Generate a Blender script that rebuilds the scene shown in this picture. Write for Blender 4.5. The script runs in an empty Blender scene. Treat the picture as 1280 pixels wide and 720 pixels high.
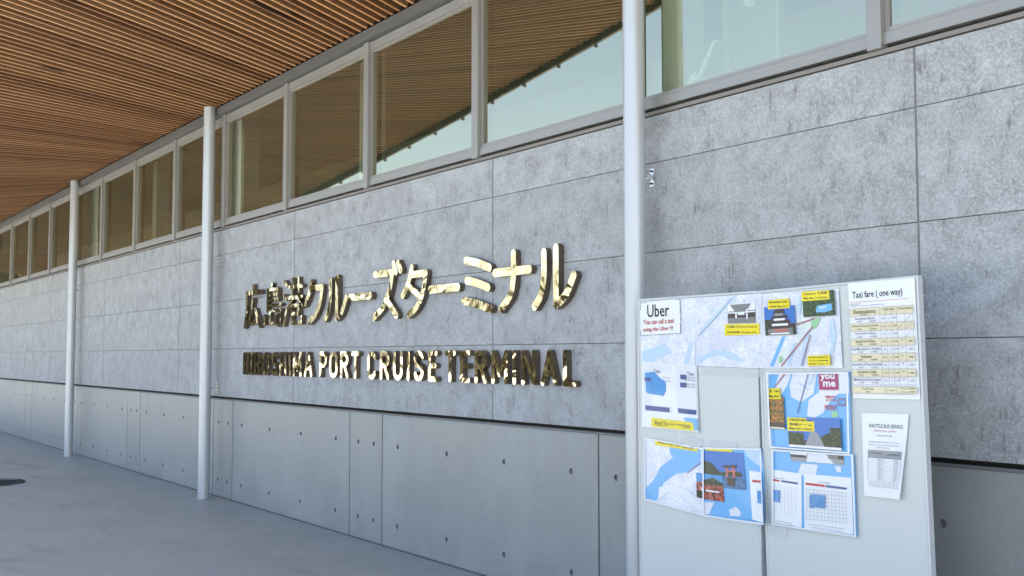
import bpy, bmesh, math, random
from mathutils import Vector, Matrix
random.seed(7)
SC = bpy.context.scene
COL = SC.collection

# ------------------------------------------------------------------ camera
CAM = Vector((2.866, -4.129, 1.5))
FPX, YAW, PITCH, ROLL = 1371.5, -0.9632, 0.0616, -0.0007
F = Vector((math.sin(YAW)*math.cos(PITCH), math.cos(YAW)*math.cos(PITCH), math.sin(PITCH)))
R0 = F.cross(Vector((0, 0, 1))).normalized(); U0 = R0.cross(F)
R = R0*math.cos(ROLL)+U0*math.sin(ROLL); U = -R0*math.sin(ROLL)+U0*math.cos(ROLL)
cd = bpy.data.cameras.new('camera'); cam = bpy.data.objects.new('camera', cd); COL.objects.link(cam)
m = Matrix.Identity(4)
for i in range(3):
    m[i][0], m[i][1], m[i][2], m[i][3] = R[i], U[i], -F[i], CAM[i]
cam.matrix_world = m
cd.sensor_width = 36; cd.lens = FPX/1280*36; cd.clip_end = 3000; cd.clip_start = 0.05
SC.camera = cam
# ------------------------------------------------------------------ sky, sun, exposure
w = bpy.data.worlds.new('World'); SC.world = w; w.use_nodes = True
nt = w.node_tree; nt.nodes.clear()
sky = nt.nodes.new('ShaderNodeTexSky'); sky.sky_type = 'NISHITA'; sky.sun_disc = False
SUN_EL, SUN_AZ = math.radians(62), math.radians(62)     # azimuth clockwise from +Y
sky.sun_elevation = SUN_EL; sky.sun_rotation = SUN_AZ
sky.air_density = 1.0; sky.dust_density = 3.8; sky.ozone_density = 1.0
bg = nt.nodes.new('ShaderNodeBackground'); bg.inputs['Strength'].default_value = 0.12
out = nt.nodes.new('ShaderNodeOutputWorld')
nt.links.new(sky.outputs[0], bg.inputs[0]); nt.links.new(bg.outputs[0], out.inputs[0])
sd = bpy.data.lights.new('sun', 'SUN'); sd.energy = 4.0; sd.angle = math.radians(0.5); sd.color = (1, .95, .87)
so = bpy.data.objects.new('sun', sd); COL.objects.link(so)
sv = Vector((math.sin(SUN_AZ)*math.cos(SUN_EL), math.cos(SUN_AZ)*math.cos(SUN_EL), math.sin(SUN_EL)))
so.rotation_euler = sv.to_track_quat('Z', 'Y').to_euler()
SC.view_settings.view_transform = 'Standard'; SC.view_settings.look = 'None'
SC.view_settings.exposure = 2.23; SC.view_settings.gamma = 1

# ------------------------------------------------------------------ materials
MATS = {}
def srgb(c):
    return tuple((x/255/12.92 if x <= 10 else ((x/255+.055)/1.055)**2.4) for x in c)+(1,)
def base_mat(name):
    if name in MATS: return MATS[name], None, None, None
    mt = bpy.data.materials.new(name); mt.use_nodes = True
    n = mt.node_tree.nodes; l = mt.node_tree.links
    MATS[name] = mt
    return mt, n, l, n['Principled BSDF']
def plain(name, col, rough=.5, metal=0., coat=0.):
    mt, n, l, b = base_mat(name)
    if n is None: return mt
    b.inputs['Base Color'].default_value = col if len(col) == 4 else tuple(col)+(1,)
    b.inputs['Roughness'].default_value = rough; b.inputs['Metallic'].default_value = metal
    b.inputs['Coat Weight'].default_value = coat
    return mt
def node(n, t, **kw):
    x = n.new(t)
    for k, v in kw.items():
        if k in x.inputs: x.inputs[k].default_value = v
        else: setattr(x, k, v)
    return x
def mixc(n, l, fac, a, b):
    x = n.new('ShaderNodeMix'); x.data_type = 'RGBA'
    for s, v in ((0, fac), (6, a), (7, b)):
        if hasattr(v, 'links'): l.new(v, x.inputs[s])
        else: x.inputs[s].default_value = v
    return x.outputs[2]
def ramp(n, l, src, p0, p1, v0=0., v1=1.):
    x = n.new('ShaderNodeMapRange'); x.inputs[1].default_value = p0; x.inputs[2].default_value = p1
    x.inputs[3].default_value = v0; x.inputs[4].default_value = v1; x.clamp = True
    l.new(src, x.inputs[0]); return x.outputs[0]
def coords(n, l, scale=(1, 1, 1), per_object=True, kind='Object', rnd=37.):
    tc = n.new('ShaderNodeTexCoord'); mp = n.new('ShaderNodeMapping'); mp.inputs['Scale'].default_value = scale
    src = tc.outputs[kind]
    if per_object:
        oi = n.new('ShaderNodeObjectInfo'); ml = n.new('ShaderNodeMath'); ml.operation = 'MULTIPLY'
        ml.inputs[1].default_value = rnd; l.new(oi.outputs['Random'], ml.inputs[0])
        ad = n.new('ShaderNodeVectorMath'); ad.operation = 'ADD'
        l.new(src, ad.inputs[0]); l.new(ml.outputs[0], ad.inputs[1]); src = ad.outputs[0]
    l.new(src, mp.inputs[0]); return mp.outputs[0]
def noise(n, l, vec, scale, detail=4., rough=.55, dist=0.):
    x = n.new('ShaderNodeTexNoise'); x.inputs['Scale'].default_value = scale; x.inputs['Detail'].default_value = detail
    x.inputs['Roughness'].default_value = rough; x.inputs['Distortion'].default_value = dist
    l.new(vec, x.inputs['Vector']); return x.outputs['Fac']
def bump(n, l, b, src, strength, dist):
    x = n.new('ShaderNodeBump'); x.inputs['Strength'].default_value = strength; x.inputs['Distance'].default_value = dist
    l.new(src, x.inputs['Height']); l.new(x.outputs[0], b.inputs['Normal'])

def cladding_mat():
    mt, n, l, b = base_mat('fibre_cement')
    v = coords(n, l); vs = coords(n, l, (1, 1, .45))
    big = noise(n, l, v, 1.7, 4, .6); mid = noise(n, l, v, 6.5, 9, .76, .3)
    fine = noise(n, l, v, 75, 6, .8); strk = noise(n, l, coords(n, l, (1, 1, .16), rnd=21.), 42, 3, .65)
    speck = noise(n, l, vs, 190, 3, .7)
    c = mixc(n, l, ramp(n, l, mid, .36, .62), (.27, .275, .275, 1), (.445, .465, .475, 1))
    c = mixc(n, l, ramp(n, l, fine, .50, .64, 0, .7), c, (.60, .635, .65, 1))
    c = mixc(n, l, ramp(n, l, fine, .46, .35, 0, .6), c, (.20, .195, .20, 1))
    c = mixc(n, l, ramp(n, l, big, .42, .66, 0, .40), c, (.30, .305, .31, 1))
    pk = n.new('ShaderNodeMath'); pk.operation = 'MULTIPLY'
    l.new(ramp(n, l, strk, .565, .66, 0, .8), pk.inputs[0]); l.new(ramp(n, l, mid, .52, .40), pk.inputs[1])
    c = mixc(n, l, pk.outputs[0], c, (.15, .145, .15, 1))
    c = mixc(n, l, ramp(n, l, speck, .56, .72, 0, .55), c, (.17, .17, .175, 1))
    oi = n.new('ShaderNodeObjectInfo'); c = mixc(n, l, ramp(n, l, oi.outputs['Random'], 0, 1, 0, .16), c, (.24, .245, .25, 1))
    l.new(c, b.inputs['Base Color'])
    b.inputs['Roughness'].default_value = .6
    bump(n, l, b, fine, .10, .003)
    return mt
def concrete_mat():
    mt, n, l, b = base_mat('fair_faced_concrete')
    v = coords(n, l); vs = coords(n, l, (1, 1, .25))
    a = noise(n, l, v, 1.3, 5, .6); s = noise(n, l, vs, 5, 5, .6); f = noise(n, l, v, 55, 4, .6); pin = noise(n, l, v, 130, 2, .5)
    c = mixc(n, l, ramp(n, l, a, .3, .7), (.27, .285, .272, 1), (.355, .37, .352, 1))
    c = mixc(n, l, ramp(n, l, s, .42, .75, 0, .5), c, (.235, .245, .24, 1))
    c = mixc(n, l, ramp(n, l, f, .4, .7, 0, .25), c, (.42, .42, .41, 1))
    c = mixc(n, l, ramp(n, l, pin, .67, .74, 0, .6), c, (.13, .13, .13, 1))
    l.new(c, b.inputs['Base Color']); l.new(ramp(n, l, a, .3, .7, .32, .48), b.inputs['Roughness'])
    bump(n, l, b, s, .05, .004)
    return mt
def floor_mat():
    mt, n, l, b = base_mat('troweled_floor')
    v = coords(n, l, per_object=False)
    a = noise(n, l, v, .7, 5, .6); s = noise(n, l, v, 3.1, 6, .62, .4); f = noise(n, l, v, 60, 4, .6)
    st = noise(n, l, coords(n, l, (.5, 1.6, 1), False), 1.7, 4, .5, .8)
    c = mixc(n, l, ramp(n, l, a, .3, .7), (.32, .335, .325, 1), (.40, .41, .395, 1))
    c = mixc(n, l, ramp(n, l, s, .35, .7, 0, .45), c, (.375, .385, .37, 1))
    c = mixc(n, l, ramp(n, l, f, .35, .7, 0, .3), c, (.27, .28, .275, 1))
    c = mixc(n, l, ramp(n, l, st, .59, .70, 0, .5), c, (.22, .225, .225, 1))
    sp = noise(n, l, v, 24, 2, .5)
    c = mixc(n, l, ramp(n, l, sp, .71, .76, 0, .5), c, (.13, .13, .13, 1))
    sc_ = noise(n, l, coords(n, l, (.35, 3.2, 1), False), 5, 5, .7, .6)
    c = mixc(n, l, ramp(n, l, sc_, .60, .74, 0, .4), c, (.47, .475, .46, 1))
    l.new(c, b.inputs['Base Color']); l.new(ramp(n, l, s, .3, .7, .36, .55), b.inputs['Roughness'])
    bump(n, l, b, f, .06, .003)
    return mt
def plaza_mat():
    mt, n, l, b = base_mat('plaza_paving')
    v = coords(n, l, per_object=False)
    a = noise(n, l, v, .15, 5, .6); f = noise(n, l, v, 8, 4, .6)
    c = mixc(n, l, ramp(n, l, a, .3, .7), (.37, .375, .335, 1), (.46, .465, .415, 1))
    c = mixc(n, l, ramp(n, l, f, .3, .7, 0, .3), c, (.30, .29, .27, 1))
    l.new(c, b.inputs['Base Color']); b.inputs['Roughness'].default_value = .8
    return mt
def wood_mat(name='cedar_slat', k_=1.):
    mt, n, l, b = base_mat(name)
    oi = n.new('ShaderNodeObjectInfo')
    v = coords(n, l, (40, .9, 40)); g = noise(n, l, v, 1.5, 5, .6, .5)
    cr = n.new('ShaderNodeValToRGB'); e = cr.color_ramp.elements
    e[0].position = 0; e[0].color = (.30, .150, .062, 1); e[1].position = 1; e[1].color = (.50, .30, .155, 1)
    x = e.new(.45); x.color = (.40, .215, .095, 1); x = e.new(.07); x.color = (.21, .10, .045, 1); x = e.new(.75); x.color = (.44, .25, .125, 1)
    l.new(oi.outputs['Random'], cr.inputs[0])
    c = mixc(n, l, ramp(n, l, g, .35, .7, 0, .55), cr.outputs[0], (.24, .115, .05, 1))
    k = noise(n, l, coords(n, l, (6, 2.6, 6)), 1.6, 1, .4)
    c = mixc(n, l, ramp(n, l, k, .70, .74, 0, .85), c, (.05, .025, .012, 1))
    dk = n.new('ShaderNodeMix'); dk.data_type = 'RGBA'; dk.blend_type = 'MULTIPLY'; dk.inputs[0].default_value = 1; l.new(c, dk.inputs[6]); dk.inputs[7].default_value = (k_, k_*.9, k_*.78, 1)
    l.new(dk.outputs[2], b.inputs['Base Color']); b.inputs['Roughness'].default_value = .55
    return mt
def metal_mat(name, col, rough, metal=1., coat=0.):
    mt, n, l, b = base_mat(name)
    if n is None: return mt
    v = coords(n, l); a = noise(n, l, v, 4, 3, .5)
    dk = tuple(x*.93 for x in col[:3])+(1,)
    l.new(mixc(n, l, ramp(n, l, a, .3, .7), dk, tuple(col[:3])+(1,)), b.inputs['Base Color'])
    l.new(ramp(n, l, a, .3, .7, rough*.85, rough*1.15), b.inputs['Roughness'])
    b.inputs['Metallic'].default_value = metal; b.inputs['Coat Weight'].default_value = coat
    return mt
def gold_mat(name, st, sc):
    mt, n, l, b = base_mat(name)
    b.inputs['Base Color'].default_value = (.92, .78, .50, 1); b.inputs['Metallic'].default_value = 1
    b.inputs['Roughness'].default_value = .05
    v = coords(n, l); a = noise(n, l, v, sc, 1.7, .45, 1.4)
    bump(n, l, b, a, st, .02)
    return mt
def glass_mat():
    mt, n, l, b = base_mat('solar_glass')
    n.remove(b)
    gl = n.new('ShaderNodeBsdfGlossy'); gl.inputs['Color'].default_value = (.86, .79, .58, 1); gl.inputs['Roughness'].default_value = 0.002
    tr = n.new('ShaderNodeBsdfTransparent'); tr.inputs['Color'].default_value = (.66, .76, .62, 1)
    mx = n.new('ShaderNodeMixShader'); mx.inputs[0].default_value = .45
    l.new(tr.outputs[0], mx.inputs[1]); l.new(gl.outputs[0], mx.inputs[2])
    l.new(mx.outputs[0], n['Material Output'].inputs[0])
    return mt
def tape_mat():
    mt, n, l, b = base_mat('clear_tape')
    b.inputs['Base Color'].default_value = (.75, .78, .8, 1); b.inputs['Roughness'].default_value = .18; b.inputs['Alpha'].default_value = .38
    return mt
def board_mat():
    mt, n, l, b = base_mat('whiteboard_enamel')
    v = coords(n, l); a = noise(n, l, v, 1.6, 3, .5); s = noise(n, l, coords(n, l, (4, 1, .6)), 5, 4, .6)
    c = mixc(n, l, ramp(n, l, a, .1, .9), (.575, .605, .575, 1), (.625, .65, .62, 1))
    c = mixc(n, l, ramp(n, l, s, .5, .9, 0, .2), c, (.53, .55, .525, 1))
    l.new(c, b.inputs['Base Color']); b.inputs['Roughness'].default_value = .30
    return mt
def foliage_mat():
    mt, n, l, b = base_mat('far_foliage')
    v = coords(n, l, per_object=False); a = noise(n, l, v, .8, 4, .6)
    l.new(mixc(n, l, ramp(n, l, a, .3, .7), (.008, .008, .004, 1), (.030, .028, .011, 1)), b.inputs['Base Color']); b.inputs['Roughness'].default_value = .7
    return mt

M_CLAD, M_CONC, M_FLOOR, M_PLAZA, M_WOOD = cladding_mat(), concrete_mat(), floor_mat(), plaza_mat(), wood_mat('lit_cedar_edge', 1.55)  # slat undersides: cedar lightened, ground bounce painted into the colour
M_WOODS = wood_mat('shaded_cedar_side', .48)  # same cedar darkened: shade between the slats painted into the side colour
M_GOLDW = gold_mat('rippled_gold', .62, 3.4)
M_GOLD, M_GLASS, M_TAPE, M_BOARD, M_FOL = gold_mat('polished_gold', .36, 3.0), glass_mat(), tape_mat(), board_mat(), foliage_mat()
M_ALU = metal_mat('anodised_aluminium', (.345, .335, .315), .42, .4)
M_BEAM = metal_mat('painted_grey_steel', (.12, .12, .117), .45, .1)
M_POLE = plain('silver_painted_pipe', (.55, .575, .59), .36, .35)
M_STEEL = metal_mat('stainless_steel', (.78, .78, .77), .28, .7)
M_SIDE = metal_mat('bronze_letter_edge', (.20, .155, .115), .32, .85)
M_DARK = plain('dark_gap', (.015, .015, .016), .8)
M_BACK = plain('dark_backing', (.035, .034, .034), .85)
M_FLASH = metal_mat('bronze_flashing', (.25, .22, .19), .45, .3)
M_DECK = plain('dark_brown_deck', (.07, .035, .018), .8)
M_HOLE = plain('tie_hole_mortar', (.19, .195, .195), .8)
M_IRON = plain('black_cast_iron', (.008, .008, .009), .95)
M_RUB = plain('black_rubber', (.02, .02, .02), .7)
M_TRIM = metal_mat('pale_board_trim', (.58, .60, .61), .35, .2)
M_INT = plain('interior_plaster', (.55, .56, .54), .8)
M_WHITE = plain('white_lamp_paint', (.8, .8, .8), .4)
M_SEAL = plain('grey_sealant', (.19, .19, .20), .6)
M_JOINT = plain('grey_backing_strip', (.26, .26, .265), .8)

# ------------------------------------------------------------------ object helpers
def link(name, me, mat=None, parent=None):
    o = bpy.data.objects.new(name, me); COL.objects.link(o)
    if mat is not None:
        for x in (mat if isinstance(mat, (list, tuple)) else [mat]): me.materials.append(x)
    if parent is not None: o.parent = parent
    return o
def from_bm(name, bm, mat, parent=None, smooth=False):
    me = bpy.data.meshes.new(name); bmesh.ops.recalc_face_normals(bm, faces=bm.faces); bm.to_mesh(me); bm.free()
    if smooth:
        for p in me.polygons: p.use_smooth = True
        me.set_sharp_from_angle(angle=math.radians(40))
    return link(name, me, mat, parent)
def tag(o, label=None, cat=None, group=None, kind=None):
    if label: o['label'] = label
    if cat: o['category'] = cat
    if group: o['group'] = group
    if kind: o['kind'] = kind
    return o
def empty(name, loc=(0, 0, 0)):
    o = bpy.data.objects.new(name, None); COL.objects.link(o); o.location = loc; o.empty_display_size = .1
    return o
def add_box(bm, x0, x1, y0, y1, z0, z1, mi=0):
    v = [bm.verts.new((x, y, z)) for x in (x0, x1) for y in (y0, y1) for z in (z0, z1)]
    for f in ((0, 1, 3, 2), (4, 6, 7, 5), (0, 4, 5, 1), (2, 3, 7, 6), (0, 2, 6, 4), (1, 5, 7, 3)):
        bm.faces.new([v[i] for i in f]).material_index = mi
    return v
def box(name, x0, x1, y0, y1, z0, z1, mat, parent=None, bev=0., org=None):
    bm = bmesh.new(); add_box(bm, x0, x1, y0, y1, z0, z1)
    if bev: bmesh.ops.bevel(bm, geom=bm.edges[:], offset=bev, segments=1, affect='EDGES')
    if org:
        bmesh.ops.translate(bm, verts=bm.verts, vec=-Vector(org))
    o = from_bm(name, bm, mat, parent)
    if org: o.location = org
    return o
def add_tube(bm, a, b, r, seg=16, r2=None, cap=True):
    a, b = Vector(a), Vector(b); d = (b-a).normalized()
    s = d.orthogonal().normalized(); t = d.cross(s); r2 = r if r2 is None else r2
    A = [bm.verts.new(a+(s*math.cos(k*2*math.pi/seg)+t*math.sin(k*2*math.pi/seg))*r) for k in range(seg)]
    B = [bm.verts.new(b+(s*math.cos(k*2*math.pi/seg)+t*math.sin(k*2*math.pi/seg))*r2) for k in range(seg)]
    for k in range(seg): bm.faces.new((A[k], A[(k+1) % seg], B[(k+1) % seg], B[k]))
    if cap: bm.faces.new(A[::-1]); bm.faces.new(B)

YB = -.42                                     # front face of the whiteboards
def onb(u, v, y=YB):                          # a point of the board plane
    d = F+R*((u-640)/FPX)-U*((v-360)/FPX); t = (y-CAM.y)/d.y; return CAM+d*t

# ------------------------------------------------------------------ ground
bm = bmesh.new()
v = [bm.verts.new(p) for p in ((-700, -700, -.006), (700, -700, -.006), (700, 700, -.006), (-700, 700, -.006))]; bm.faces.new(v)
tag(from_bm('ground', bm, M_PLAZA), kind='structure')
bm = bmesh.new()
v = [bm.verts.new(p) for p in ((-45, -4.6, 0), (14, -4.6, 0), (14, .2, 0), (-45, .2, 0))]; bm.faces.new(v)
tag(from_bm('pavement', bm, M_FLOOR), kind='structure')

# manhole cover in the pavement
mh = empty('manhole_cover', (-11.40, -1.74, 0))
tag(mh, 'black round cast iron cover set in the grey pavement at the left edge', 'manhole cover')
bm = bmesh.new(); add_tube(bm, (0, 0, .001), (0, 0, .008), .33, 40); from_bm('lid', bm, M_IRON, mh)
bm = bmesh.new()
for k in range(40):
    a0, a1 = k*math.tau/40, (k+1)*math.tau/40
    q = [(r*math.cos(a), r*math.sin(a), .012) for r, a in ((.345, a0), (.40, a0), (.40, a1), (.345, a1))]
    bm.faces.new([bm.verts.new(p) for p in q])
bmesh.ops.remove_doubles(bm, verts=bm.verts, dist=1e-5)
from_bm('rim', bm, M_IRON, mh)

# ------------------------------------------------------------------ terminal wall
XL, XR, PW, PH = -33.0, 6.6, 3.3, .5023
ZB, ZT = 1.07, 2.843
bld = empty('terminal_building', (0, 0, 0))
tag(bld, 'grey terminal building wall of fibre cement panels over concrete with high ribbon windows', 'building')
box('backing_wall', XL, XR, .085, .30, 0, 2.86, M_BACK, bld)
# cladding panels
rows = [(ZB, ZB+PH), (ZB+PH, ZB+2*PH), (ZB+2*PH, ZB+3*PH), (ZB+3*PH, ZT)]
for i in range(-2, 10):
    for (z0, z1) in rows:
        x1 = -i*PW-.006; x0 = -(i+1)*PW+.006
        o = box('cladding_panel', x0, x1, -.0+random.uniform(-.0006, .0006), .016, z0+.0017, z1-.0017, M_CLAD, bld, .0012, ((x0+x1)/2, 0, (z0+z1)/2))
for i in range(-1, 10):
    box('joint_sealant', -i*PW-.0058, -i*PW+.0058, .004, .02, ZB+.002, ZT-.002, M_SEAL, bld)
box('cladding_backer', XL, XR, .0175, .07, ZB+.01, ZT+.012, M_JOINT, bld)
# concrete plinth panels with tie holes
def conc_panel(x0, x1, hx, hz=(.177, .79), z1=1.03):
    """front face with recessed round tie holes"""
    r, cell, yf = .019, .05, 0.05
    xs = sorted([x0, x1]+[h-cell for h in hx]+[h+cell for h in hx]); zs = sorted([0, z1]+[h-cell for h in hz]+[h+cell for h in hz])
    bm = bmesh.new(); cx = (x0+x1)/2
    def V(x, y, z): return bm.verts.new((x-cx, y, z))
    for a in range(len(xs)-1):
        for b in range(len(zs)-1):
            mx, mz = (xs[a]+xs[a+1])/2, (zs[b]+zs[b+1])/2
            h = [(u, t) for u in hx for t in hz if abs(u-mx) < .01 and abs(t-mz) < .01]
            if not h:
                bm.faces.new((V(xs[a], yf, zs[b]), V(xs[a+1], yf, zs[b]), V(xs[a+1], yf, zs[b+1]), V(xs[a], yf, zs[b+1]))); continue
            n = 16; sq, ci, cb = [], [], []
            for k in range(n):
                an = k*math.tau/n; c, s = math.cos(an), math.sin(an); q = cell/max(abs(c), abs(s))
                sq.append(V(mx+c*q, yf, mz+s*q)); ci.append(V(mx+c*r, yf, mz+s*r)); cb.append(V(mx+c*r*.85, yf+.014, mz+s*r*.85))
            for k in range(n):
                j = (k+1) % n
                bm.faces.new((sq[k], sq[j], ci[j], ci[k])); f = bm.faces.new((ci[k], ci[j], cb[j], cb[k])); f.material_index = 1
            bm.faces.new(cb).material_index = 1
    bmesh.ops.remove_doubles(bm, verts=bm.verts, dist=1e-4)
    for (a, b, c, d) in (((x0, 0), (x0, z1), 0, 0), ((x1, 0), (x1, z1), 0, 0)):
        bm.faces.new((V(a[0], yf, a[1]), V(b[0], yf, b[1]), V(b[0], .084, b[1]), V(a[0], .084, a[1])))
    bm.faces.new((V(x0, yf, z1), V(x1, yf, z1), V(x1, .084, z1), V(x0, .084, z1)))
    o = from_bm('concrete_panel', bm, [M_CONC, M_HOLE], bld); o.location.x = cx
    return o
for i in range(-3, 10):
    a = -4.958-3.29*(i-1)+.0           # left edge of the wide panel
    b = a+2.715; g = .0075
    conc_panel(a+g, b-g, [a+.253+.732*k for k in range(4)])
    conc_panel(b+g, b+.575-g, [b+.16, b+.43])
box('plinth_coping', XL, XR, .046, .084, 1.032, 1.046, M_SEAL, bld)
box('base_sealant', XL, XR, .038, .0495, .0005, .009, M_BEAM, bld)
# ribbon windows
WY = .06
box('sill_flashing', XL, XR, -.012, .06, 2.846, 2.866, M_FLASH, bld)
box('drip_gap', XL, XR, .02, .10, 2.8665, 2.885, M_DARK, bld)
box('sill_rail', XL, XR, -.012, .10, 2.8855, 2.942, M_ALU, bld, .002)
box('head_rail', XL, XR, -.012, .10, 4.005, 4.075, M_ALU, bld, .002)
box('eaves_beam', XL, XR, -.075, .12, 4.078, 4.16, M_BEAM, bld, .003)
MX = [-.185-1.65*k for k in range(-4, 20)]
for x in MX:
    box('mullion', x-.038, x+.038, -.032, .10, 2.868, 4.077, M_ALU, bld, .002, (x, 0, 3.4))
for a, b in zip(MX[1:], MX[:-1]):
    x0, x1, t = a+.0385, b-.0385, .02
    bm = bmesh.new()
    add_box(bm, x0, x0+t, .0, .05, 2.943, 4.004); add_box(bm, x1-t, x1, .0, .05, 2.943, 4.004)
    add_box(bm, x0+t+.0005, x1-t-.0005, .0, .05, 2.943, 2.943+t); add_box(bm, x0+t+.0005, x1-t-.0005, .0, .05, 4.004-t, 4.004)
    bmesh.ops.translate(bm, verts=bm.verts, vec=(-(x0+x1)/2, 0, 0))
    wn = from_bm('window_sash', bm, M_ALU, bld); wn.location.x = (x0+x1)/2
    wx = (x1-x0)/2-t
    bm = bmesh.new(); v = [bm.verts.new(p) for p in ((-wx, .012, 2.943+t), (wx, .012, 2.943+t), (wx, .012, 4.004-t), (-wx, .012, 4.004-t))]; bm.faces.new(v)
    from_bm('window_pane', bm, M_GLASS, wn)
# interior behind the glass, roof over it
bm = bmesh.new()
add_box(bm, XL, XR, 3.6, 3.8, 0, 4.9)
from_bm('inner_wall', bm, M_INT, bld)
box('inner_ceiling', XL, XR, .14, 3.59, 4.6, 4.7, M_INT, bld)
box('upper_floor', XL, XR, .31, 3.59, 2.5, 2.6, M_INT, bld)
box('roof_slab', XL, XR, .14, 9, 4.95, 5.2, M_BEAM, bld)
box('end_wall', XL-.3, XL-.002, -.1, 9, 0, 5.2, M_CONC, bld)
box('end_wall', XR+.002, XR+.3, .02, 9, 0, 5.2, M_CONC, bld)
for x in (-2.05, -6.2, -9.3, -12.6):
    box('inner_column', x-.09, x+.09, .5, .68, 2.6, 4.6, M_WHITE, bld)

for (u0, u1, yy) in ((903, 911, .9), (970, 974, .9)):
    a, b = onb(u0, 50, yy), onb(u1, 50, yy)
    box('partition_post', a.x, b.x, yy, yy+.05, 2.6, 4.6, M_WHITE, bld)
a, b = onb(911.5, 50, .9), onb(969.5, 50, .9)
box('partition_panel', a.x, b.x, .915, .935, 2.6, 4.6, M_INT, bld)
# ------------------------------------------------------------------ canopy of timber slats (twisted eaves)
ZC = 4.165
def slope(x): return max(-.15, min(.42, .29+.045*(x+5.3)))
def reach(x): return max(2.5, min(3.5, 3.22+.06*(x+6)))
can = empty('slatted_canopy', (0, 0, ZC))
tag(can, 'canopy of closely spaced brown timber slats twisting upward over the wall', 'canopy')
me = bpy.data.meshes.new('ceiling_slat')
sw, sh = .0145, .125
vv = [(x, y, z) for x in (-sw, sw) for y in (0, -1) for z in (0, sh)]
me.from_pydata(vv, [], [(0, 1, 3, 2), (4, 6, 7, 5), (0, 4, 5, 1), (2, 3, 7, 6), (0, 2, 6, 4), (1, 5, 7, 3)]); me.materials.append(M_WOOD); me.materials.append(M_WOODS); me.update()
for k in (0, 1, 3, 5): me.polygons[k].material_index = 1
pitch = .109
x = -1.0; far = []
N = 0
while x > -31.5:
    L = reach(x); a = math.atan(slope(x))
    if N < 285 and x < -2.4 or -2.4 <= x:
        o = bpy.data.objects.new('ceiling_slat', me); COL.objects.link(o); o.parent = can
        o.location = (x+random.uniform(-.002, .002), -.078, random.uniform(-.002, .002)); o.rotation_euler = (-a, 0, 0); o.scale = (1, L/math.cos(a), 1); N += 1
    x -= pitch
bm = bmesh.new()
def slat_into(bm, x):
    L = reach(x); s = slope(x)
    vs = [bm.verts.new((x+dx, -.078-(L if e else 0), (L*s if e else 0)+dz)) for dx in (-sw, sw) for e in (0, 1) for dz in (0, sh)]
    for f in ((0, 1, 3, 2), (4, 6, 7, 5), (0, 4, 5, 1), (2, 3, 7, 6), (0, 2, 6, 4), (1, 5, 7, 3)): bm.faces.new([vs[i] for i in f])
x = -1.0+pitch
while x < 6.4: slat_into(bm, x); x += pitch
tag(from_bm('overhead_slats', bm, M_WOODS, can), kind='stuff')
# deck, fascia, brackets
def strip(bm, f0, f1, xs):
    P = [(bm.verts.new(f0(x)), bm.verts.new(f1(x))) for x in xs]
    for p, q in zip(P[:-1], P[1:]): bm.faces.new((p[0], q[0], q[1], p[1]))
XS = [XL+1+k*.5 for k in range(int((XR-XL-1)/.5)+1)]
bm = bmesh.new()
dz = sh+.02
for h in (0, .16):
    strip(bm, lambda x: (x, .3, dz+h), lambda x: (x, -.078-reach(x)-.02, slope(x)*(reach(x)+.02)+dz+h), XS)
from_bm('roof_deck', bm, M_DECK, can)
bm = bmesh.new()
e0 = lambda x: (x, -.078-reach(x)-.03, slope(x)*(reach(x)+.03)-.06); e1 = lambda x: (x, -.078-reach(x)-.03, slope(x)*(reach(x)+.03)+.28)
e2 = lambda x: (x, -.078-reach(x)-.07, slope(x)*(reach(x)+.03)-.06); e3 = lambda x: (x, -.078-reach(x)-.07, slope(x)*(reach(x)+.03)+.28)
strip(bm, e0, e1, XS); strip(bm, e2, e3, XS); strip(bm, e0, e2, XS); strip(bm, e1, e3, XS)
from_bm('edge_fascia', bm, M_BEAM, can)
x = 3.
while x > -24:
    bx = box('edge_bracket', -.008, .008, -.03, .015, -.035, .0, M_BEAM, can); bx.location = (x, -.078-reach(x)-.05, slope(x)*(reach(x)+.03)-.062); x -= .62

# ------------------------------------------------------------------ pipes standing against the wall
def make_pole(x, label, zs, r=.061):
    p = empty('steel_pole', (x, -.135, 0)); tag(p, label, 'pole', 'silver poles along the wall')
    top = ZC+slope(x)*.05-.003
    bm = bmesh.new(); add_tube(bm, (0, 0, .012), (0, 0, top), r, 40); from_bm('pipe', bm, M_POLE, p, True)
    bm = bmesh.new(); add_tube(bm, (0, 0, .001), (0, 0, .011), r+.012, 40); from_bm('base_collar', bm, M_POLE, p)
    for z in zs:
        bm = bmesh.new()
        add_box(bm, -.009, .009, .129, .1335, z-.02, z+.02); add_box(bm, -.016, .016, .1275, .1345, z+.0202, z+.05); add_box(bm, -.016, .016, .1275, .1345, z-.05, z-.0202)
        add_tube(bm, (0, .05, z), (0, .129, z), .009, 10)
        add_box(bm, -.012, .012, .095, .128, z-.012, z+.012)
        br = from_bm('wall_bracket', bm, M_STEEL, p)
        for dz_ in (-.035, .035):
            bm = bmesh.new(); add_tube(bm, (0, .118, z+dz_), (0, .1285, z+dz_), .0065, 6); from_bm('bolt', bm, M_IRON, br)
    return p
make_pole(-1.69, 'silver pole nearest the whiteboards with its top cut off by the frame', (2.495, 1.16))
make_pole(-8.575, 'silver pole beside the first gold character of the upper line', (2.495, 1.16))
make_pole(-14.52, 'silver pole farthest from the whiteboards near the left edge', (2.495, 1.16))

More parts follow.
